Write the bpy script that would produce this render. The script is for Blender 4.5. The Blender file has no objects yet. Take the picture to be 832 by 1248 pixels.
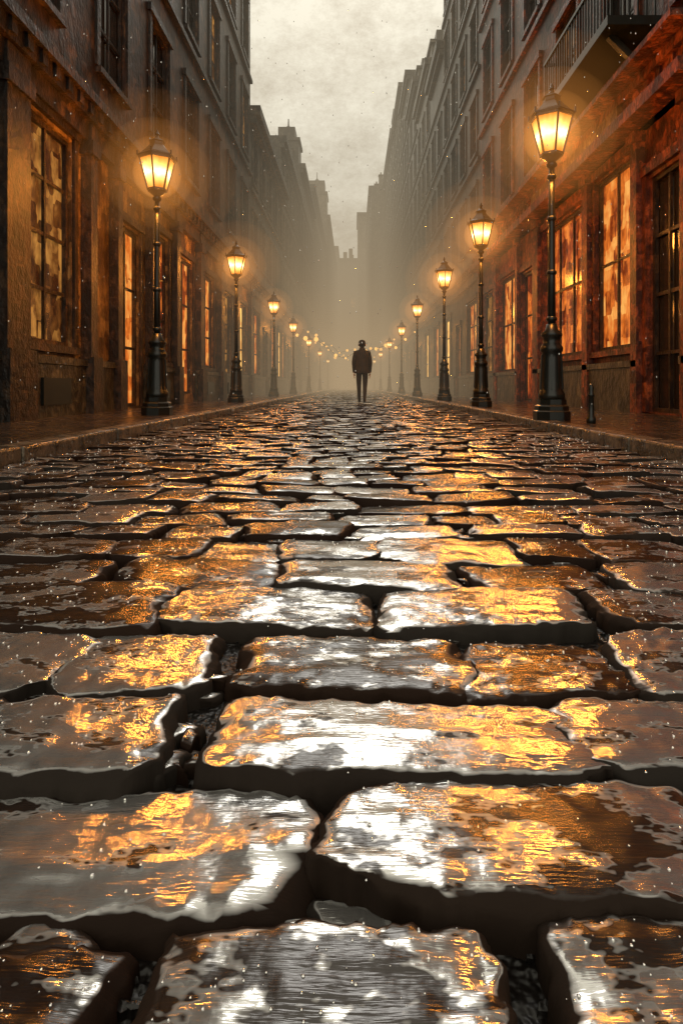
import bpy, bmesh, math, random
from mathutils import Vector, Matrix, noise
random.seed(7)
scene = bpy.context.scene
R = random.random
def U(a,b): return a+(b-a)*random.random()

# ---------------------------------------------------------------- helpers
def link(o, parent=None):
    scene.collection.objects.link(o)
    if parent: o.parent = parent
    return o
def empty(name):
    o = bpy.data.objects.new(name, None); o.empty_display_size=0.3
    return link(o)
class MB:
    def __init__(s): s.v=[]; s.f=[]; s.m=[]
    def quad(s,a,b,c,d,m=0):
        n=len(s.v); s.v += [a,b,c,d]; s.f.append((n,n+1,n+2,n+3)); s.m.append(m)
    def box(s,x0,x1,y0,y1,z0,z1,m=0):
        if x0>x1:x0,x1=x1,x0
        if y0>y1:y0,y1=y1,y0
        n=len(s.v)
        s.v += [(x0,y0,z0),(x1,y0,z0),(x1,y1,z0),(x0,y1,z0),(x0,y0,z1),(x1,y0,z1),(x1,y1,z1),(x0,y1,z1)]
        for f in ((0,3,2,1),(4,5,6,7),(0,1,5,4),(1,2,6,5),(2,3,7,6),(3,0,4,7)):
            s.f.append(tuple(n+i for i in f)); s.m.append(m)
    def lathe(s,prof,seg=12,c=(0,0,0),rot=0,cap=True,m=0):
        n=len(s.v)
        for (r,z) in prof:
            for i in range(seg):
                a=rot+2*math.pi*i/seg
                s.v.append((c[0]+r*math.cos(a),c[1]+r*math.sin(a),c[2]+z))
        for j in range(len(prof)-1):
            for i in range(seg):
                k=(i+1)%seg
                s.f.append((n+j*seg+i,n+j*seg+k,n+(j+1)*seg+k,n+(j+1)*seg+i)); s.m.append(m)
        if cap:
            s.f.append(tuple(n+i for i in reversed(range(seg)))); s.m.append(m)
            s.f.append(tuple(n+(len(prof)-1)*seg+i for i in range(seg))); s.m.append(m)
    def bar(s,p,q,w,m=0):
        p=Vector(p);q=Vector(q);d=(q-p).normalized()
        a=d.cross(Vector((0,0,1)))
        if a.length<1e-3:a=Vector((1,0,0))
        a.normalize();b=d.cross(a);n=len(s.v)
        for c in (p,q):
            for (i,j) in ((-1,-1),(1,-1),(1,1),(-1,1)):
                s.v.append(tuple(c+a*i*w/2+b*j*w/2))
        for f in ((0,1,2,3),(7,6,5,4),(0,4,5,1),(1,5,6,2),(2,6,7,3),(3,7,4,0)):
            s.f.append(tuple(n+i for i in f)); s.m.append(m)
    def build(s,name,mats,parent=None,smooth=False):
        me=bpy.data.meshes.new(name); me.from_pydata(s.v,[],s.f)
        if not isinstance(mats,(list,tuple)): mats=[mats]
        for m in mats: me.materials.append(m)
        me.polygons.foreach_set('material_index',s.m)
        if smooth: me.polygons.foreach_set('use_smooth',[True]*len(me.polygons))
        me.update()
        return link(bpy.data.objects.new(name,me),parent)

class NT:
    def __init__(s,name):
        s.mat=bpy.data.materials.new(name); s.mat.use_nodes=True
        s.t=s.mat.node_tree; s.t.nodes.clear()
        s.out=s.n('ShaderNodeOutputMaterial')
    def n(s,typ,**kw):
        o=s.t.nodes.new(typ)
        for k,v in kw.items():
            if k.startswith('_'): setattr(o,k[1:],v)
            else: o.inputs[k.replace('__',' ')].default_value=v
        return o
    def l(s,a,b): s.t.links.new(a,b)
    def coords(s,scale=(1,1,1)):
        tc=s.n('ShaderNodeTexCoord'); mp=s.n('ShaderNodeMapping'); mp.inputs['Scale'].default_value=scale
        s.l(tc.outputs['Object'],mp.inputs['Vector']); return mp.outputs[0]
    def noise(s,vec,scale,detail=5,rough=.6,dist=0):
        o=s.n('ShaderNodeTexNoise',Scale=scale,Detail=detail,Roughness=rough,Distortion=dist); s.l(vec,o.inputs['Vector']); return o.outputs['Fac']
    def ramp(s,fac,stops,interp='LINEAR'):
        o=s.n('ShaderNodeValToRGB'); o.color_ramp.interpolation=interp
        cr=o.color_ramp
        while len(cr.elements)<len(stops): cr.elements.new(.5)
        for e,(p,c) in zip(cr.elements,stops):
            e.position=p; e.color=(tuple(c)[:3]+(1,)) if isinstance(c,(tuple,list)) else (c,c,c,1)
        s.l(fac,o.inputs[0]); return o.outputs[0]
    def mix(s,fac,a,b,blend='MIX'):
        o=s.n('ShaderNodeMix',_data_type='RGBA',_blend_type=blend)
        for i,x in ((0,fac),(6,a),(7,b)):
            if isinstance(x,(int,float)): o.inputs[i].default_value=x if i==0 else (x,x,x,1)
            elif isinstance(x,tuple): o.inputs[i].default_value=x[:3]+(1,)
            else: s.l(x,o.inputs[i])
        return o.outputs[2]
    def math(s,op,a,b=0.0):
        o=s.n('ShaderNodeMath',_operation=op)
        for i,x in enumerate((a,b)):
            if isinstance(x,(int,float)): o.inputs[i].default_value=x
            else: s.l(x,o.inputs[i])
        return o.outputs[0]
    def bsdf(s,color,rough=.5,metal=0,bump=None,bstr=.3,bdist=.02,ior=1.5):
        o=s.n('ShaderNodeBsdfPrincipled'); o.inputs['IOR'].default_value=ior
        for k,x in (('Base Color',color),('Roughness',rough),('Metallic',metal)):
            if isinstance(x,tuple): o.inputs[k].default_value=x[:3]+(1,)
            elif isinstance(x,(int,float)): o.inputs[k].default_value=x
            else: s.l(x,o.inputs[k])
        if bump is not None:
            b=s.n('ShaderNodeBump',Strength=bstr,Distance=bdist); s.l(bump,b.inputs['Height']); s.l(b.outputs[0],o.inputs['Normal'])
        s.l(o.outputs[0],s.out.inputs['Surface']); return o

# ---------------------------------------------------------------- materials
def paint_wall(name,c1,c2,c3,scale=1.0,rough=.45):
    t=NT(name)
    v=t.coords((1*scale,1*scale,.8*scale))
    nz=t.noise(v,1.8,3,.74)
    cell=t.n('ShaderNodeTexVoronoi',Scale=3.6,Randomness=1.0); cell.distance='CHEBYCHEV'
    t.l(v,cell.inputs['Vector'])
    sep=t.n('ShaderNodeSeparateColor'); t.l(cell.outputs['Color'],sep.inputs[0])
    f=t.math('ADD',t.math('MULTIPLY',nz,.7),t.math('MULTIPLY',sep.outputs[0],.3))
    col=t.ramp(f,[(.36,c1),(.52,c2),(.68,c3)])
    st=t.noise(t.coords((3.2*scale,3.2*scale,2.0*scale)),2.4,3,.72)
    col=t.mix(t.ramp(st,[(.42,0),(.62,.8)]),col,tuple(x*.35 for x in c1))
    t.bsdf(col,rough,0,st,.6,.035)
    return t.mat

M={}
M['brown']=paint_wall('brown_plaster',(.02,.01,.007),(.06,.031,.018),(.15,.085,.045))
M['ochre']=paint_wall('ochre_plaster',(.06,.03,.011),(.2,.11,.038),(.38,.24,.09))
M['red']=paint_wall('red_brown_brick',(.022,.007,.005),(.075,.021,.011),(.19,.06,.026))
M['redwood']=paint_wall('painted_wood',(.04,.009,.005),(.17,.038,.014),(.36,.095,.03),2.0)
M['darkwood']=paint_wall('dark_wood',(.01,.006,.004),(.032,.017,.01),(.08,.042,.02),2.0)
M['grey']=paint_wall('grey_stone_wall',(.035,.028,.021),(.1,.083,.062),(.2,.17,.125),.8)
M['greyd']=paint_wall('dark_stone_wall',(.018,.013,.01),(.055,.041,.03),(.12,.094,.068),.8)
M['plinth']=paint_wall('plinth_stone',(.025,.022,.014),(.07,.06,.038),(.13,.11,.07),1.4,.35)

def glow_glass(name,stops,strength):
    t=NT(name)
    v=t.coords((1.0,1.9,1.25))
    nz=t.noise(v,1.6,3,.7)
    cell=t.n('ShaderNodeTexVoronoi',Scale=2.3,Randomness=.9); cell.distance='CHEBYCHEV'; t.l(v,cell.inputs['Vector'])
    sp=t.n('ShaderNodeSeparateColor'); t.l(cell.outputs['Color'],sp.inputs[0])
    f=t.math('ADD',t.math('MULTIPLY',nz,.72),t.math('MULTIPLY',sp.outputs[0],.28))
    col=t.ramp(f,stops)
    o=t.bsdf((.03,.015,.008),.18,0)
    t.l(col,o.inputs['Emission Color']); o.inputs['Emission Strength'].default_value=strength
    return t.mat
M['gl_dim']=glow_glass('lit_window_dim',[(.4,(.015,.006,.002)),(.52,(.1,.036,.009)),(.7,(.5,.2,.04))],.5)
M['gl_amber']=glow_glass('lit_window_amber',[(.36,(.03,.01,.003)),(.5,(.22,.08,.015)),(.68,(.9,.4,.08))],.5)
M['gl_orange']=glow_glass('lit_window_orange',[(.36,(.18,.025,.004)),(.5,(.75,.17,.02)),(.68,(1,.45,.1))],.95)
M['gl_red']=glow_glass('lit_window_red',[(.36,(.07,.009,.003)),(.5,(.4,.06,.01)),(.66,(1,.26,.035))],.85)
M['gl_hot']=glow_glass('lit_window_yellow',[(.3,(.4,.13,.015)),(.6,(1,.55,.14))],1.8)
t=NT('dark_window_glass')
t.bsdf((.02,.014,.009),.12,0); M['gl_dark']=t.mat
t=NT('cast_iron'); t.bsdf((.01,.012,.01),.3,.0); M['iron']=t.mat
# frosted lantern panes, hottest at flame height
t=NT('lantern_glass'); tc=t.n('ShaderNodeTexCoord'); sx=t.n('ShaderNodeSeparateXYZ'); t.l(tc.outputs['Object'],sx.inputs[0])
hh=t.math('ABSOLUTE',t.math('SUBTRACT',sx.outputs[2],3.31))
nzl=t.math('MULTIPLY',t.noise(t.coords((1,1,.6)),9,1),.12)
hh=t.math('ADD',hh,nzl)
e=t.n('ShaderNodeEmission'); t.l(t.ramp(hh,[(.05,(1,.72,.3)),(.15,(1,.5,.12)),(.26,(1,.27,.03))]),e.inputs[0])
t.l(t.ramp(hh,[(.05,1.0),(.15,.4),(.27,.16)]),e.inputs[1])
mu=t.n('ShaderNodeMath',_operation='MULTIPLY'); mu.inputs[1].default_value=5.5; t.l(t.ramp(hh,[(.05,1.0),(.15,.4),(.27,.16)]),mu.inputs[0]); t.l(mu.outputs[0],e.inputs[1])
t.l(e.outputs[0],t.out.inputs[0]); M['lglass']=t.mat
def emis(name,c,s):
    t=NT(name); e=t.n('ShaderNodeEmission',Strength=s); e.inputs[0].default_value=c+(1,); t.l(e.outputs[0],t.out.inputs[0]); return t.mat
M['fairy']=emis('string_bulb',(1,.5,.13),2.0)

# wet cobbles
t=NT('wet_cobblestone')
v=t.coords((1,1,1)); geo=t.n('ShaderNodeNewGeometry')
isl=geo.outputs['Random Per Island']
sepn=t.n('ShaderNodeSeparateXYZ'); t.l(geo.outputs['Normal'],sepn.inputs[0])
top=t.ramp(sepn.outputs[2],[(.92,0),(.985,1)])
dry=t.ramp(isl,[(0,(.012,.006,.004)),(.4,(.02,.011,.007)),(.75,(.022,.018,.015)),(1,(.017,.01,.007))])
patch=t.noise(t.coords((1,1.8,1)),6,4,.75)
pm=t.math('ADD',patch,t.math('MULTIPLY',isl,.2))
mask=t.ramp(pm,[(.57,0),(.62,1)])
mask=t.math('MULTIPLY',mask,top)
metal=t.math('MULTIPLY',mask,.88)
col=t.mix(mask,dry,(.66,.655,.64))
stroke=t.noise(t.coords((6,70,12)),3.5,2,.7)
med=t.noise(v,20,3,.75)
b=t.math('ADD',t.math('MULTIPLY',stroke,.5),t.math('MULTIPLY',med,.5))
rough=t.mix(top,.75,t.ramp(patch,[(.35,.24),(.6,.13)]))
o=t.bsdf(col,rough,metal,b,.34,.005,1.6)
t.l(t.math('ADD',t.math('MULTIPLY',top,.45),.05),o.inputs['Specular IOR Level'])
M['cob']=t.mat
t=NT('wet_road_bed')
t.bsdf((.005,.003,.002),.45,0,t.noise(t.coords(),34,2,.75),1,.02); M['bed']=t.mat
t=NT('wet_paving'); v=t.coords((1,1,1))
br=t.n('ShaderNodeTexBrick',Scale=1.6); br.inputs['Mortar Size'].default_value=.012; br.inputs['Color1'].default_value=(.09,.06,.04,1); br.inputs['Color2'].default_value=(.04,.028,.02,1); br.inputs['Mortar'].default_value=(.012,.01,.008,1); t.l(v,br.inputs['Vector'])
nz=t.noise(v,3,4,.7)
t.bsdf(br.outputs[0],t.ramp(nz,[(.35,.12),(.7,.4)]),t.ramp(nz,[(.42,0),(.55,.6)]),nz,.5,.03); M['pave']=t.mat
t=NT('kerb_stone'); v=t.coords(); nz=t.noise(v,7,4,.75)
t.bsdf(t.ramp(nz,[(.35,(.03,.022,.016)),(.55,(.12,.09,.06)),(.7,(.34,.28,.2))]),t.ramp(nz,[(.35,.15),(.7,.5)]),t.ramp(nz,[(.45,0),(.6,.5)]),nz,.6,.03); M['kerb']=t.mat
t=NT('ground_earth'); t.bsdf((.04,.035,.03),.8); M['earth']=t.mat
t=NT('water_drop'); t.bsdf((.9,.88,.85),.05,1.0); M['drop']=t.mat
t=NT('roof_slate'); t.bsdf((.06,.052,.046),.5); M['slate']=t.mat

# ---------------------------------------------------------------- ground
KL,KR=-2.16,2.12; H_PAV=.10
g=MB(); g.quad((-400,-60,-.14),(400,-60,-.14),(400,900,-.14),(-400,900,-.14)); g.build('ground',M['earth'])
XF_L,XF_R=-4.0,4.3
# ---- cobblestone road
road=empty('cobblestone_road')
g=MB()
g.quad((KL-.1,-3,-.04),(KR+.1,-3,-.04),(KR+.1,170,-.04),(KL-.1,170,-.04)); g.build('road_bed',M['bed'],road)
V=[];F=[];TOP=[]
def stone(x0,x1,y0,y1,ztop=0.0,big=False):
    yc=(y0+y1)/2; w=x1-x0; d=y1-y0
    if big and yc<1.6: nx,ny,amp=44,26,1
    elif big: nx,ny,amp=24,14,1
    elif w<.13: nx,ny,amp=6,6,1
    elif yc<1.35: nx,ny,amp=40,24,1
    elif yc<2.7: nx,ny,amp=24,14,1
    elif yc<7: nx,ny,amp=12,8,.8
    elif yc<22: nx,ny,amp=5,3,.7
    else: nx,ny,amp=2,2,.7
    def line(n):
        inn=[-.88+1.76*i/n for i in range(n+1)]
        return [-1.03,-1.0,-.975,-.94]+inn+[.94,.975,1.0,1.03] if yc<7 else [-1.05,-1.0,-.94]+inn[0 if n>2 else 1:(n+1 if n>2 else 2)]+[.94,1.0,1.05]
    us=line(nx); vs_=line(ny)
    ks=1.0 if yc<8 else .6
    co=[[(U(-.03,.042)*ks*(-1 if i==0 else 1),U(-.022,.03)*ks*(-1 if j==0 else 1)) for i in range(2)] for j in range(2)]
    cut=[[U(.0,.14) if R()<.55 else U(.14,.42) for _ in range(2)] for _ in range(2)]
    kt=1.0 if yc<2.7 else 1.7
    tx,ty=U(-.04,.04)*kt,U(-.055,.03)*kt; sd=U(0,90); zt=ztop+U(-.016,.006)
    hw,hd=w/2,d/2; base=len(V); pw=U(6,14)
    cx=(x0+x1)/2
    for v_ in vs_:
        for u in us:
            m=max(abs(u),abs(v_))
            f=1.0 if m<1e-3 else 1/(((abs(u)/m)**pw+(abs(v_)/m)**pw)**(1/pw))
            a,b=u*f,v_*f
            cc=cut[1 if v_>0 else 0][1 if u>0 else 0]
            ssum=abs(a)+abs(b)*.9; lim=1.9-cc*1.2
            if ssum>lim: q_=lim/ssum; a*=q_; b*=q_
            s_,t_=(a+1)/2,(b+1)/2
            ox=(1-t_)*((1-s_)*co[0][0][0]+s_*co[0][1][0])+t_*((1-s_)*co[1][0][0]+s_*co[1][1][0])
            oy=(1-t_)*((1-s_)*co[0][0][1]+s_*co[0][1][1])+t_*((1-s_)*co[1][0][1]+s_*co[1][1][1])
            x=cx+a*hw+ox*abs(a); y=yc+b*hd+oy*abs(b)
            mm=min(m,1)
            z=zt+.003*(1-mm*mm)+tx*(x-cx)+ty*(y-yc)
            if yc<7:
                nv=noise.noise_vector(Vector((x*8+sd,y*8,sd)))
                n2=noise.noise_vector(Vector((x*30+sd,y*30,sd)))
                n3=noise.noise_vector(Vector((x*75+sd,y*75,sd)))
                k=mm**5
                x+= (nv.x*.012+n2.x*.007+n3.x*.007)*k; y+=(nv.y*.010+n2.y*.006+n3.y*.007)*k
                z+= noise.noise(Vector((x*7,y*9,sd)))*.005*amp + (noise.noise(Vector((x*38,y*38,sd)))*.0016)*amp
                z-= max(0,noise.noise(Vector((x*13+3,y*13,sd+5))))*.035*mm**9
                z-= max(0,noise.noise(Vector((x*45+3,y*45,sd+5))))*.012*mm**7
                z+= max(0,noise.noise(Vector((x*5,y*34,sd+9)))-.1)*.005
            else:
                z+= noise.noise(Vector((x*7,y*9,sd)))*.006
            if m>.88: z-= .006*((mm-.88)/.12)**2
            if m>1.01: z=-.052
            elif m<.9 and .4<yc<6: TOP.append((x,y,z))
            V.append((x,y,z))
    nu=len(us)
    for j in range(len(vs_)-1):
        for i in range(nu-1):
            q=base+j*nu+i; F.append((q,q+1,q+1+nu,q+nu))
def px(x,Y): return (x-430)/750*Y
rows=[ # back px, front px, list of x ranges
 (1130,1300,[(-95,124),(146,614),(650,1000)]),
 (948,1096,[(-200,362),(386,880)]),
 (848,940,[(-70,224),(240,700),(704,1010)]),
 (767,843,[(-150,90),(94,268),(272,552),(558,748),(750,960)]),
 (711,764,[(-120,209),(211,446),(456,714),(720,900)]),
 (680,715,[(-60,134),(138,328),(332,565),(570,733),(738,900)]),
 (652,679,[(-20,134),(137,243),(247,344),(345,466),(470,622),(626,708),(712,850)]),
]
def fill(y0,y1,xa,xb,wmin,wmax):
    x=xa
    while x<xb-.08:
        w=U(wmin,wmax)
        if xb-(x+w)<.14: w=xb-x
        stone(x+.003,x+w-.004,y0+U(-.006,.006),y1+U(-.006,.006)); x+=w
for k in range(3):
    y1=.42-k*.21; fill(y1-.19,y1,KL,KR,.3,.48)
for yb,yf,st in rows:
    Yb=375/(yb-470); Yf=375/(yf-470); Ym=(Yb+Yf)/2
    xs=[(px(a,Ym),px(b,Ym)) for a,b in st]
    for a,b in xs: stone(a,b,Yf,Yb,0,True)
    if xs[0][0]-KL>.1: fill(Yf,Yb,KL,xs[0][0]-.01,.3,.45)
    if KR-xs[-1][1]>.1: fill(Yf,Yb,xs[-1][1]+.01,KR,.3,.45)
y=375/(653-470)+.02
while y<75:
    p=U(.18,.235) if y<4 else (U(.16,.19) if y<16 else .26)
    if y<3.2: wr=(.2,.46)
    elif y<16: wr=(.16,.34)
    else: wr=(.26,.42)
    fill(y,y+p-.016,KL+U(0,.01),KR,*wr)
    y+=p
# small rubble stones wedged into the wide joints
for _ in range(380):
    yy=U(.5,2.6); xx=U(-1,1)*min(2,.3+.7*yy); r=U(.014,.036)
    stone(xx-r,xx+r,yy-r*.7,yy+r*.7,-.02)
me=bpy.data.meshes.new('cobblestones'); me.from_pydata(V,[],F); me.materials.append(M['cob'])
me.polygons.foreach_set('use_smooth',[True]*len(me.polygons)); me.update()
link(bpy.data.objects.new('cobblestones',me),road)
g=MB(); g.quad((KL,75,-.012),(KR,75,-.012),(KR,170,-.012),(KL,170,-.012)); g.build('far_paving',M['cob'],road)
# grit in joints
g=MB()
def shard(x,y,z,r):
    n=len(g.v); a0=U(0,6.3)
    top=[(x+r*U(.6,1.1)*math.cos(a0+i*1.257)*1.3,y+r*U(.6,1.1)*math.sin(a0+i*1.257),z+U(-.1,.5)*r) for i in range(5)]
    bot=[(x+1.25*(p[0]-x),y+1.25*(p[1]-y),z-r*1.2) for p in top]
    g.v+=top+bot+[(x,y,z+r*.55)]
    for i in range(5):
        k=(i+1)%5; g.f.append((n+5+i,n+5+k,n+k,n+i)); g.m.append(0); g.f.append((n+i,n+k,n+10)); g.m.append(0)
for _ in range(4000):
    y=.4+ (R()**1.7)*4; x=U(-1,1)*min(2.1,.25+.75*y)
    shard(x,y,U(-.044,-.034),U(.003,.008))
g.build('joint_gravel',M['bed'],road)
# droplets sitting on the stones
g=MB()
for _ in range(6500):
    x,y,z=random.choice(TOP)
    r=U(.0005,.0018)*(.6+y*.8)
    g.lathe([(r*.9,-r*.3),(r,r*.2),(r*.6,r*.7),(r*.1,r*.8)],6,(x+U(-.005,.005),y+U(-.005,.005),z),U(0,6))
g.build('rain_droplets',M['drop'],None,True)
# falling rain drops
g=MB()
for _ in range(700):
    y=1.6+R()*9; x=U(-.56,.54)*y; z=.5+U(-.45,.62)*y
    if z<.05 or abs(x)>3.6: continue
    r=.0006*y+.0005
    g.lathe([(r*.1,-r*1.6),(r*.8,-r),(r,0),(r*.6,r*1.1),(r*.05,r*2.6)],6,(x,y,z))
g.build('falling_rain',M['drop'],None,True)

# ---- pavements with kerbs
for side,K,XF in ((-1,KL,XF_L),(1,KR,XF_R)):
    pav=empty('pavement')
    g=MB(); g.box(K+side*.2,XF+side*7,-6,170,-.13,H_PAV-.004); g.build('paving_slabs',M['pave'],pav)
    g=MB(); y=-4
    while y<120:
        L=U(.75,1.05); o=U(-.008,.008)
        g.box(K+o,K+side*.21,y,y+L-.012,-.12,H_PAV+U(0,.006)); y+=L
    o=g.build('kerb',M['kerb'],pav); bv=o.modifiers.new('b','BEVEL'); bv.width=.018; bv.segments=2
# ---------------------------------------------------------------- buildings
def building(name,side,XF,y0,y1,H,wall,gh=4.6,floor_h=3.1,ww=1.05,wh=1.9,step=2.2,lit=.12,plinth=True,cornice=.35,ground_ops=None,roof='flat',trim=None,depth=8,gwall=None,simple=False,tower=None):
    p=empty(name); trim=trim or wall; s=side
    ops=[] # y0,y1,z0,z1,kind
    if ground_ops: ops+=ground_ops
    else:
        n=max(1,int((y1-y0)/2.6)) 
        for i in range(n):
            c=y0+(i+.5)*(y1-y0)/n
            k=random.choice(['gl_amber','gl_orange','gl_orange','gl_hot']) 
            if i%3==1: ops.append((c-.5,c+.5,H_PAV+.02,2.9,k))
            else: ops.append((c-.9,c+.9,.95,3.5,k))
    z=gh+.9
    while z+wh<H-.5:
        n=max(1,int((y1-y0)/step))
        for i in range(n):
            c=y0+(i+.5)*(y1-y0)/n
            k='gl_dark' if R()>lit else random.choice(['gl_amber','gl_dim','gl_dim'])
            ops.append((c-ww/2,c+ww/2,z,z+wh,k))
        z+=floor_h
    ys=sorted(set([y0,y1]+[o[0] for o in ops]+[o[1] for o in ops])); zs=sorted(set([-.05,H,gh]+[o[2] for o in ops]+[o[3] for o in ops]))
    g=MB(); dp=.15
    for a,b in zip(ys,ys[1:]):
        for c,d in zip(zs,zs[1:]):
            my,mz=(a+b)/2,(c+d)/2
            if any(o[0]<my<o[1] and o[2]<mz<o[3] for o in ops): continue
            g.quad((XF,a,c),(XF,b,c),(XF,b,d),(XF,a,d),1 if mz<gh and gwall else 0)
    for o in ops:
        a,b,c,d=o[:4]; X2=XF+s*dp; m=1 if (c<gh and gwall) else 0
        g.quad((XF,a,c),(X2,a,c),(X2,a,d),(XF,a,d),m); g.quad((XF,b,c),(X2,b,c),(X2,b,d),(XF,b,d),m)
        g.quad((XF,a,d),(X2,a,d),(X2,b,d),(XF,b,d),m); g.quad((XF,a,c),(X2,a,c),(X2,b,c),(XF,b,c),m)
    XB=XF+s*depth
    g.quad((XF,y0,-.05),(XB,y0,-.05),(XB,y0,H),(XF,y0,H)); g.quad((XF,y1,-.05),(XB,y1,-.05),(XB,y1,H),(XF,y1,H))
    g.quad((XB,y0,-.05),(XB,y1,-.05),(XB,y1,H),(XB,y0,H))
    g.build('walls',[M[wall],M[gwall or wall]],p)
    g=MB(); g.box(XF+s*.02,XB-s*.01,y0+.01,y1-.01,H-.02,H+.15); g.build('roof',M['slate'],p)
    keys=sorted(set(o[4] for o in ops)); g=MB()
    for o in ops:
        a,b,c,d,k=o[:5]; X2=XF+s*(dp-.03)
        g.quad((X2,a,c),(X2,b,c),(X2,b,d),(X2,a,d),keys.index(k))
    g.build('window_glass',[M[k] for k in keys],p)
    g=MB()
    for o in ops:
        a,b,c,d=o[:4]; fw=.06; xa,xb=XF+s*.05,XF+s*.11
        g.box(xa,xb,a-.002,a+fw,c,d); g.box(xa,xb,b-fw,b+.002,c,d)
        g.box(xa-s*.004,xb,a,b,c-.002,c+fw); g.box(xa-s*.004,xb,a,b,d-fw,d+.002)
        if not simple:
            w=b-a; n=o[5] if len(o)>5 else 2; rr=o[6] if len(o)>6 else (3 if d-c>1.5 else 2)
            for i in range(1,n): yy=a+w*i/n; g.box(xa+s*.012,xb-s*.01,yy-.022,yy+.022,c,d)
            for i in range(1,rr): zz=c+(d-c)*i/rr; g.box(xa+s*.02,xb-s*.02,a,b,zz-.025,zz+.025)
    g.build('window_frames',M['darkwood'],p)
    g=MB()
    for o in ops:
        a,b,c,d=o[:4]
        if c>.5: g.box(XF+s*.05,XF-s*.09,a-.1,b+.1,c-.11,c-.012)
        g.box(XF+s*.04,XF-s*.045,a-.13,a-.012,c-.005,d+.05); g.box(XF+s*.04,XF-s*.045,b+.012,b+.13,c-.005,d+.05)
        g.box(XF+s*.04,XF-s*.075,a-.17,b+.17,d+.054,d+.2)
    g.box(XF+s*.05,XF-s*.28,y0+.003,y1-.003,gh,gh+.14); g.box(XF+s*.05,XF-s*.2,y0+.006,y1-.006,gh-.22,gh-.003); g.box(XF+s*.05,XF-s*.12,y0+.008,y1-.008,gh-.5,gh-.223)
    g.box(XF+s*.06,XF-s*cornice,y0-.05,y1+.05,H-.25,H+.12); g.box(XF+s*.06,XF-s*cornice*.6,y0-.02,y1+.02,H-.55,H-.253)
    z=gh+floor_h+.45
    while z<H-1.2:
        g.box(XF+s*.05,XF-s*.1,y0+.01,y1-.01,z,z+.13); z+=floor_h
    if not simple:
        yy=y0+.2
        while yy<y1:
            g.box(XF+s*.05,XF-s*.24,yy,yy+.12,gh-.17,gh-.01); yy+=.34
    g.build('stone_trim',M[trim],p)
    if plinth:
        g=MB(); doors=sorted([o[:2] for o in ops if o[2]<.5]); yy=y0
        for dd in doors+[(y1,y1)]:
            if dd[0]-.14>yy:
                g.box(XF+s*.05,XF-s*.1,yy+.004,dd[0]-.14,-.02,.78); g.box(XF+s*.05,XF-s*.13,yy+.008,dd[0]-.144,.783,.88)
            yy=dd[1]+.14
        g.build('plinth',M['plinth'],p)
    if roof!='none':
        g=MB(); yy=y0+U(.4,1.5)
        while yy<y1-.8:
            h=U(.8,2.0); X=XF+s*U(.5,2.2)
            g.box(X,X+s*U(.5,.9),yy,yy+U(.5,.9),H+.1,H+.1+h); g.box(X-s*.06,X+s*.75,yy-.06,yy+.75,H+.1+h,H+.22+h)
            for q in range(2): g.lathe([(.11,0),(.09,.35)],6,(X+s*.3,yy+.2+q*.3,H+.22+h))
            yy+=U(2.2,4.5)
        g.build('chimneys',M[wall],p)
    if tower:
        for (ty_,tw_,th_) in tower: # stepped attic tower
            g=MB(); xa=XF+s*.25
            g.box(xa,xa+s*tw_,ty_,ty_+tw_*1.3,H+.1,H+th_*.55); g.box(xa-s*.12,xa+s*(tw_+.12),ty_-.12,ty_+tw_*1.3+.12,H+th_*.553,H+th_*.61)
            g.box(xa+s*.3,xa+s*(tw_-.2),ty_+.3,ty_+tw_*1.1,H+th_*.612,H+th_*.85); g.lathe([(tw_*.3,0),(tw_*.28,.1),(.06,th_*.12),(.04,th_*.25)],6,(xa+s*tw_*.5,ty_+tw_*.7,H+th_*.852))
            g.build('attic_tower',M[wall],p)
    return p
# LEFT
opsL=[(4.3,6.4,1.0,3.9,'gl_dark',3,3),(7.5,8.75,1.05,3.95,'gl_amber',2,4),(10.45,11.5,H_PAV+.02,3.3,'gl_orange',2,3),(12.4,13.3,1.0,3.6,'gl_red',1,3),(14.0,15.3,.3,3.5,'gl_orange',2,3),(16.3,17.6,1.0,3.5,'gl_orange',2,3),(18.9,20.2,.6,3.4,'gl_amber',2,3),(21.4,22.8,1.0,3.4,'gl_hot',2,3)]
b=building('brown_townhouse',-1,XF_L,1.5,24,16.5,'brown',ground_ops=opsL,gh=4.6,floor_h=3.6,wh=2.3,ww=1.15,step=2.3,lit=.22,gwall='ochre',trim='darkwood',cornice=.5)
g=MB() # pilasters & panels
for yy,w in ((6.85,.5),(9.05,.22),(10.1,.2),(11.85,.3),(13.5,.25),(15.6,.35),(18.05,.4),(20.6,.4),(23.3,.4)):
    g.box(-4.05,-3.84,yy,yy+w,-.02,4.36); g.box(-4.05,-3.8,yy-.04,yy+w+.04,3.9,4.1); g.box(-4.05,-3.78,yy-.05,yy+w+.05,-.02,.92)
g.build('pilasters',M['darkwood'],b)
g=MB()
for yy in (7.7,12.3,16.4,19.2): g.box(-3.9,-3.862,yy,yy+.75,.25,.6)
g.build('cellar_vents',M['iron'],b)
building('grey_townhouse',-1,XF_L,24,35,11.3,'greyd',step=2.0,lit=.14,cornice=.4,trim='grey')
building('grey_apartment_block',-1,XF_L-.1,35,46,14.6,'grey',step=2.2,lit=.12,simple=True)
building('grey_apartment_block',-1,XF_L+.1,46,60,17,'greyd',step=2.4,lit=.1,simple=True,tower=[(47,1.8,4)])
building('stone_tenement',-1,XF_L,60,85,20,'grey',step=2.6,lit=.08,simple=True,plinth=False)
building('stone_tenement',-1,XF_L+.5,85,125,24,'grey',step=3.2,lit=.05,simple=True,plinth=False,tower=[(88,3,7)])
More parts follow.
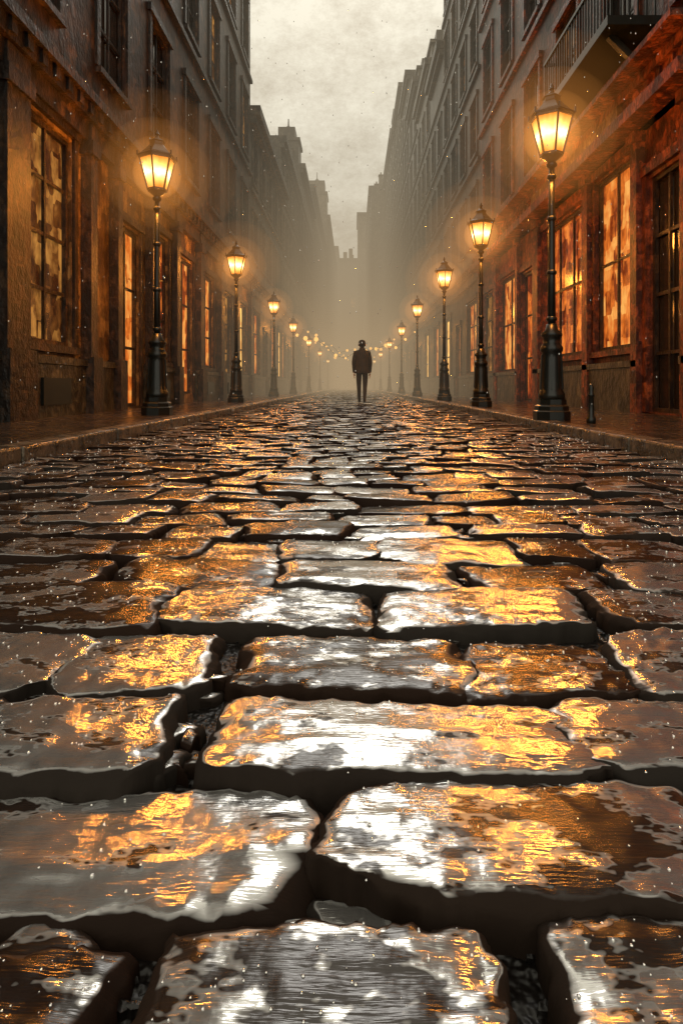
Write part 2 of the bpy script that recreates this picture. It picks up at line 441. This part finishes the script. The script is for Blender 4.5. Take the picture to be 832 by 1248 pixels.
# RIGHT
opsR=[(4.5,7.3,1.0,3.9,'gl_red',3,3),(8.05,8.95,H_PAV+.02,3.5,'gl_dark',2,4),(9.4,10.9,1.1,4.05,'gl_orange',2,2),(11.4,13.8,1.1,3.9,'gl_red',3,2),(14.5,15.6,H_PAV+.02,3.3,'gl_red',1,3),(16.0,17.9,.9,3.5,'gl_orange',2,2),(18.5,20.2,.9,3.4,'gl_amber',2,3)]
b=building('red_brick_shop',1,XF_R,1.5,20.8,17,'red',ground_ops=opsR,gh=4.75,floor_h=3.6,wh=2.3,ww=1.15,step=2.4,lit=.15,gwall='redwood',trim='redwood',cornice=.5)
g=MB()
for yy,w in ((7.5,.35),(9.08,.2),(11.0,.25),(13.95,.4),(15.7,.2),(18.05,.3),(20.35,.3)):
    g.box(4.35,4.17,yy,yy+w,-.02,4.4); g.box(4.35,4.12,yy-.04,yy+w+.04,4.1,4.25)
g.box(4.35,3.75,7.3,20.5,4.9,4.98); g.box(4.35,3.85,7.3,20.5,4.25,4.42)
g.build('shop_fascia',M['redwood'],b)
g=MB(); g.box(4.3,3.98,9.3,13.8,4.425,4.72); g.build('fascia_board',M['ochre'],b)
# balcony
g=MB(); g.box(4.35,3.55,8.6,11.6,5.55,5.68)
for i in range(26): yy=8.63+i*(2.94/25); g.box(3.6,3.62,yy-.01,yy+.01,5.68,6.5)
for i in range(6): xx=3.62+i*.12; g.box(xx,xx+.02,8.62,8.64,5.68,6.5); g.box(xx,xx+.02,11.56,11.58,5.68,6.5)
g.box(3.585,3.635,8.6,11.6,6.5,6.55); g.box(3.64,4.35,8.6,8.65,6.5,6.55); g.box(3.64,4.35,11.55,11.6,6.5,6.55)
for yy in (8.9,11.2): g.bar((4.3,yy,4.95),(3.7,yy,5.55),.09)
g.build('balcony',M['iron'],b)
building('dark_townhouse',1,XF_R,20.8,29.3,23,'greyd',step=2.0,lit=.2,trim='brown',cornice=.45)
building('grey_townhouse',1,XF_R,29.3,34,16.8,'greyd',step=2.2,lit=.15,simple=True)
building('grey_apartment_block',1,XF_R,34,41,18.5,'grey',step=2.2,lit=.12,simple=True,tower=[(35.5,2,3.2)])
building('grey_apartment_block',1,XF_R,41,47,21,'greyd',step=2.3,lit=.1,simple=True,tower=[(43,2,3)])
building('grey_apartment_block',1,XF_R,47,54,24.5,'greyd',step=2.3,lit=.1,simple=True)
building('grey_apartment_block',1,XF_R,54,66,27,'grey',step=2.4,lit=.08,simple=True,plinth=False)
building('stone_tenement',1,XF_R,66,85,28,'grey',step=2.6,lit=.05,simple=True,plinth=False,tower=[(68,2.5,5)])
building('stone_tenement',1,XF_R-1.8,85,120,28,'grey',step=3.2,lit=.04,simple=True,plinth=False)
# closing terraces at the end of the street (the street bends away)
for nm,x0,x1,yy,h in (('terrace_block',-14,-3.2,128,29),('terrace_block',-3.4,1.2,145,30),('terrace_block',1.0,6,128,36)):
    p=empty(nm); g=MB(); g.box(x0,x1,yy,yy+12,-.05,h); g.build('walls',M['grey'],p)
    g=MB(); g2=MB()
    for i in range(int((x1-x0)/2.2)):
        for k in range(int(h/3.4)-1):
            (g2 if R()<.15 else g).box(x0+.7+i*2.2,x0+1.7+i*2.2,yy-.03,yy+.1,2+k*3.4,4+k*3.4)
    if g.v: g.build('windows',M['gl_dark'],p)
    if g2.v: g2.build('lit_windows',M['gl_amber'],p)
    g=MB(); g.box(x0-.2,x1+.2,yy-.3,yy+12.2,h,h+.5)
    for i in range(3): xx=U(x0+.5,x1-1.2); g.box(xx,xx+.9,yy+1,yy+2,h+.5,h+U(1.5,3.5))
    g.build('roofline',M['slate'],p)

# ---------------------------------------------------------------- street lamps
def halo_mat(i,s):  # emissive volume imitating lamp light scattered in mist; it glows by itself
    t=NT('lamp_glow_shell_%d'%i); e=t.n('ShaderNodeEmission',Strength=s); e.inputs[0].default_value=(1,.38,.08,1)
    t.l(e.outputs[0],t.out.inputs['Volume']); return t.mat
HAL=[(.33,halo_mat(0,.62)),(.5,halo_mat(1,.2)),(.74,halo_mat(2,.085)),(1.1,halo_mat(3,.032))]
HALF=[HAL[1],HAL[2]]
def lamp(X,Y,s=1.0,power=140,detail=True,rot=0.0):
    p=empty('street_lamp'); p.location=(X,Y,H_PAV); p.scale=(s,s,s); p.rotation_euler[2]=rot
    seg=16 if detail else 8
    g=MB()
    g.lathe([(.21,-.02),(.21,.1),(.19,.115),(.19,.16),(.165,.18),(.165,.24)],8,rot=math.pi/8)
    g.build('pedestal',M['iron'],p)
    g=MB()
    g.lathe([(.15,.235),(.152,.3),(.13,.34),(.125,.5),(.115,.72),(.108,.78),(.125,.8),(.13,.84),(.11,.88),(.095,.9),(.1,.96),(.12,.98),(.12,1.01),(.075,1.05),(.06,1.12)],seg)
    g.lathe([(.046,1.1),(.042,1.7),(.036,2.3),(.032,2.98)],seg)
    for z,r in ((1.18,.062),(1.72,.058),(2.35,.052),(2.84,.052),(2.98,.06)):
        g.lathe([(r*.6,z-.035),(r,z-.015),(r,z+.015),(r*.6,z+.035)],seg)
    g.lathe([(.035,2.98),(.05,3.02),(.1,3.06),(.125,3.075),(.125,3.09)],seg)
    g.build('column',M['iron'],p,True)
    if detail:
        g=MB()
        for i in range(10):
            a=2*math.pi*i/10; c,s_=math.cos(a),math.sin(a)
            g.bar((.128*c,.128*s_,.36),(.112*c,.112*s_,.76),.022)
        g.build('fluting',M['iron'],p)
    n=6; zb,zt=3.1,3.52; rb,rt=.125,.235
    def P(i,r,z,o=0): a=math.pi/6+2*math.pi*i/n; return ((r+o)*math.cos(a),(r+o)*math.sin(a),z)
    g=MB()
    for i in range(n): g.quad(P(i,rb,zb),P(i+1,rb,zb),P(i+1,rt,zt),P(i,rt,zt))
    g.build('lantern_glass',M['lglass'],p)
    g=MB()
    for i in range(n):
        g.bar(P(i,rb,zb,.004),P(i,rt,zt,.004),.02); g.bar(P(i,rb,zb,.003),P(i+1,rb,zb,.003),.024); g.bar(P(i,rt,zt,.004),P(i+1,rt,zt,.004),.03)
        g.bar(P(i,rt+.03,zt+.02),P(i,rt+.03,zt+.085),.018)
    g.lathe([(rt+.03,zt+.012),(rt+.035,zt+.035),(rt-.02,zt+.07),(.14,zt+.15),(.1,zt+.2),(.1,zt+.235),(.115,zt+.245),(.06,zt+.285),(.03,zt+.3),(.02,zt+.33),(.035,zt+.35),(.02,zt+.375),(.004,zt+.42)],6,rot=math.pi/6)
    g.build('lantern_frame',M['iron'],p)
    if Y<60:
      for r,m in (HAL if Y<18 else HALF):  # nested glowing spheres added around the lantern as its halo
        g=MB(); k=10; g.lathe([(r*math.sin(math.pi*(j+.02)/(k+.04)),-r*math.cos(math.pi*(j+.02)/(k+.04))) for j in range(k+1)],18,(0,0,3.32)); g.build('lamp_glow_shell',m,p)
    l=bpy.data.lights.new('lamp_light','POINT'); l.energy=power; l.color=(1,.33,.04); l.shadow_soft_size=.26
    o=bpy.data.objects.new('lamp_light',l); link(o,p); o.location=(0,0,3.3)
S=1.0
for x,y,pw in ((2.32,7.2,620),(2.47,11.9,620),(2.5,16.9,500),(2.5,24,300),(2.6,33,220),(2.6,44,180),(2.6,58,150),(2.6,75,150)):
    lamp(x,y,S,pw,y<20)
for x,y,pw in ((-2.7,8.5,660),(-2.84,15,600),(-2.95,23,330),(-3.0,31,220),(-3.0,42,180),(-3.0,56,150),(-3.0,74,150)):
    lamp(x,y,S,pw,y<20)
# string lights draped across the far street
for y,z in ((36,3.6),(46,4.4),(55,4.2),(66,5.0)):
    p=empty('string_lights'); g=MB(); pts=[]
    for i in range(15):
        u=i/14; x=-3.9+u*8.1; zz=z-1.5*(1-(2*u-1)**2)+1.2*abs(.5-u)+U(-.25,.35); pts.append((x,y+U(-.8,.8),zz))
    for a,b_ in zip(pts,pts[1:]): g.bar(a,b_,.02)
    g.build('cable',M['iron'],p)
    g=MB()
    for q in pts[1:-1]: r=U(.05,.15); g.lathe([(r*.1,-r),(r*.7,-r*.7),(r,0),(r*.7,r*.7),(r*.1,r)],8,q)
    g.build('bulbs',M['fairy'],p,True)

# bollards
for X,Y in ((2.55,6.6),):
    p=empty('iron_bollard'); p.location=(X,Y,H_PAV); g=MB()
    g.lathe([(.05,-.01),(.05,.05),(.034,.07),(.026,.28),(.036,.29),(.036,.31),(.024,.33),(.032,.37),(.026,.4),(.01,.42)],12); g.build('post',M['iron'],p,True)

# ---------------------------------------------------------------- person
def cloth(name,c):
    t=NT(name); v=t.coords(); t.bsdf(t.ramp(t.noise(v,12,2),[(.3,tuple(x*.6 for x in c)),(.7,tuple(x*1.4 for x in c))]),.7); return t.mat
mj=cloth('dark_jacket',(.018,.012,.009)); mt=cloth('dark_trousers',(.012,.009,.008)); mh=cloth('dark_hair',(.014,.009,.007)); msk=cloth('skin',(.32,.17,.11)); msh=cloth('black_shoes',(.01,.009,.008))
man=empty('walking_man'); man.location=(.25,17,0.0)
def skinned(name,verts,edges,radii,mats,parent,sub=2,root=0,matfn=None):
    me=bpy.data.meshes.new(name); me.from_pydata([Vector(v) for v in verts],edges,[]); o=bpy.data.objects.new(name,me); link(o)
    md=o.modifiers.new('s','SKIN')
    for i,r in enumerate(radii):
        sv=me.skin_vertices[0].data[i]; sv.radius=(r if isinstance(r,tuple) else (r,r)); sv.use_root=(i==root)
    ss=o.modifiers.new('u','SUBSURF'); ss.levels=sub; ss.render_levels=sub
    dg=bpy.context.evaluated_depsgraph_get(); me2=bpy.data.meshes.new_from_object(o.evaluated_get(dg)); me2.name=name
    bpy.data.objects.remove(o)
    me2.materials.clear()
    for m in mats: me2.materials.append(m)
    for pl in me2.polygons:
        pl.use_smooth=True
        pl.material_index=matfn(pl.center) if matfn else 0
    return link(bpy.data.objects.new(name,me2),parent)
vb=[(0,0,.94),(0,.01,1.08),(0,0,1.25),(0,-.01,1.40),(0,0,1.48),(0,.01,1.54),(0,.02,1.62),(0,.02,1.70), #0-7
 (-.09,0,.88),(-.085,.07,.50),(-.075,.12,.10),(-.075,.24,.045), # left leg fwd
 (.09,0,.88),(.08,.0,.50),(.065,-.14,.12),(.068,-.03,.045), # right leg back
 (-.185,-.01,1.41),(-.235,-.03,1.14),(-.225,.05,.90), (-.22,.06,.84),
 (.185,-.01,1.41),(.235,.0,1.14),(.225,.07,.90),(.22,.09,.84)]
eb=[(0,1),(1,2),(2,3),(3,4),(4,5),(5,6),(6,7),(0,8),(8,9),(9,10),(10,11),(0,12),(12,13),(13,14),(14,15),(3,16),(16,17),(17,18),(18,19),(3,20),(20,21),(21,22),(22,23)]
rb=[(.15,.11),(.14,.1),(.16,.115),(.15,.1),.065,.055,.095,.08,.095,.068,.045,.04,.095,.068,.045,.04,.07,.055,.04,.036,.07,.055,.04,.036]
def mf(c):
    if c.z>1.66 or (c.z>1.53 and c.y<.035): return 2
    if c.z>1.49: return 3
    if c.z<.09: return 4
    if c.z<.875 and abs(c.x)>.185: return 3
    if c.z<.9: return 1
    return 0
skinned('body',vb,eb,rb,[mj,mt,mh,msk,msh],man,2,0,mf)
# hands
for sx,hy in ((-1,.06),(1,.09)):
    cx=.22*sx; V0=(cx,hy,.84)
    vv=[V0,(cx,hy+.01,.80)]; ee=[(0,1)]; rr=[.03,.032]
    for k,(off,ln) in enumerate(((-.027,.065),(-.009,.078),(.009,.075),(.027,.058))):
        i=len(vv); vv+=[(cx,hy+.01+off,.775),(cx-.004*sx,hy+.015+off,.775-ln*.5),(cx-.018*sx,hy+.015+off,.775-ln)]; ee+=[(1,i),(i,i+1),(i+1,i+2)]; rr+=[.009,.009,.008]
    i=len(vv); vv+=[(cx-.02*sx,hy+.04,.80),(cx-.028*sx,hy+.052,.77)]; ee+=[(1,i),(i,i+1)]; rr+=[.011,.009]
    skinned('hand',vv,ee,rr,[msk],man,1,0)
# jacket shell with hem and collar
g=MB(); prof=[(.84,.215,.155),(.85,.22,.16),(.95,.205,.15),(1.08,.19,.14),(1.25,.205,.15),(1.36,.215,.14),(1.43,.19,.12),(1.475,.12,.09),(1.50,.085,.08),(1.535,.082,.08)]
n=28
for z,rx,ry in prof:
    for i in range(n):
        a=2*math.pi*i/n; k=1+.03*math.sin(a*5+z*9)
        g.v.append((rx*k*math.cos(a),ry*k*math.sin(a)-.005,z+.006*math.sin(a*3)))
for j in range(len(prof)-1):
    for i in range(n): g.f.append((j*n+i,j*n+(i+1)%n,(j+1)*n+(i+1)%n,(j+1)*n+i)); g.m.append(0)
g.build('jacket',mj,man,True)
g=MB(); g.lathe([(.012,-.02),(.014,0),(.004,.03)],6,(0,.118,1.61)); g.build('nose',msk,man,True)
g=MB()
for sx in (-1,1): g.lathe([(.006,-.03),(.018,-.01),(.02,.015),(.006,.032)],8,(.088*sx,.015,1.62))
g.build('ears',msk,man,True)
g=MB() 
for sx in (-1,1): g.box(.03*sx-.012,.03*sx+.012,.098,.112,1.635,1.645)
g.box(-.022,.022,.1,.112,1.565,1.573); g.build('eyes_and_mouth',mh,man)
g=MB(); g.lathe([(.088,1.60),(.1,1.65),(.098,1.70),(.075,1.745),(.035,1.765),(.005,1.77)],16,(0,.005,0)); g.build('hair',mh,man,True)

# ---------------------------------------------------------------- mist (absorbing + glowing haze volumes)
def mistbox(nm,x0,x1,y0,y1,z0,z1,d,eq):
    g=MB(); g.box(x0,x1,y0,y1,z0,z1)
    t=NT(nm+'_volume'); ab=t.n('ShaderNodeVolumeAbsorption',Density=d); ab.inputs['Color'].default_value=(0,0,0,1)
    em=t.n('ShaderNodeEmission',Strength=d); em.inputs[0].default_value=eq+(1,)
    ad=t.n('ShaderNodeAddShader'); t.l(ab.outputs[0],ad.inputs[0]); t.l(em.outputs[0],ad.inputs[1])
    t.l(ad.outputs[0],t.out.inputs['Volume']); return g.build(nm,t.mat)
mistbox('mist',-40,40,13,165,-.1,28,.0125,(.38,.315,.215))
mistbox('low_mist',-39,39,17.5,164,-.09,7,.017,(.46,.30,.145))

# ---------------------------------------------------------------- world, sun
w=bpy.data.worlds.new('World'); scene.world=w; w.use_nodes=True; nt=w.node_tree; nt.nodes.clear()
out=nt.nodes.new('ShaderNodeOutputWorld'); bg=nt.nodes.new('ShaderNodeBackground')
sky=nt.nodes.new('ShaderNodeTexSky'); sky.sky_type='NISHITA'; sky.sun_disc=False; sky.sun_elevation=math.radians(38); sky.sun_rotation=math.radians(0)
bgs=nt.nodes.new('ShaderNodeBackground'); bgs.inputs[1].default_value=.012; nt.links.new(sky.outputs[0],bgs.inputs[0])
tc=nt.nodes.new('ShaderNodeTexCoord')
def wn(scale,sc,det,r,dist=0):
    mp=nt.nodes.new('ShaderNodeMapping'); mp.inputs['Scale'].default_value=sc; nt.links.new(tc.outputs['Generated'],mp.inputs[0])
    n_=nt.nodes.new('ShaderNodeTexNoise'); n_.inputs['Scale'].default_value=scale; n_.inputs['Detail'].default_value=det; n_.inputs['Roughness'].default_value=r; n_.inputs['Distortion'].default_value=dist; nt.links.new(mp.outputs[0],n_.inputs['Vector']); return n_.outputs['Fac']
a=wn(9,(1,1,1.6),6,.85)
cr=nt.nodes.new('ShaderNodeValToRGB'); cr.color_ramp.elements[0].position=.3; cr.color_ramp.elements[0].color=(.58,.52,.39,1); cr.color_ramp.elements[1].position=.62; cr.color_ramp.elements[1].color=(1,.95,.77,1)
nt.links.new(a,cr.inputs[0]); nt.links.new(cr.outputs[0],bg.inputs[0]); bg.inputs[1].default_value=1.2
ads=nt.nodes.new('ShaderNodeAddShader'); nt.links.new(bg.outputs[0],ads.inputs[0]); nt.links.new(bgs.outputs[0],ads.inputs[1]); nt.links.new(ads.outputs[0],out.inputs[0])
sun=bpy.data.lights.new('sun','SUN'); sun.energy=.5; sun.angle=math.radians(15); sun.color=(1,.97,.91)
so=link(bpy.data.objects.new('sun',sun)); so.rotation_euler=Vector((0,-math.cos(math.radians(38)),-math.sin(math.radians(38)))).to_track_quat('-Z','Y').to_euler()

# ---------------------------------------------------------------- camera
cam=bpy.data.cameras.new('camera'); co=link(bpy.data.objects.new('camera',cam)); co.location=(0,0,.5); co.rotation_euler=(math.radians(90),0,0)
cam.sensor_fit='VERTICAL'; cam.sensor_height=36; cam.sensor_width=24; cam.lens=36*750/1248
cam.shift_y=-154/1248; cam.shift_x=-14/1248; cam.clip_start=.05; cam.clip_end=1500
scene.camera=co
scene.view_settings.view_transform='Standard'; scene.view_settings.look='None'; scene.view_settings.exposure=0
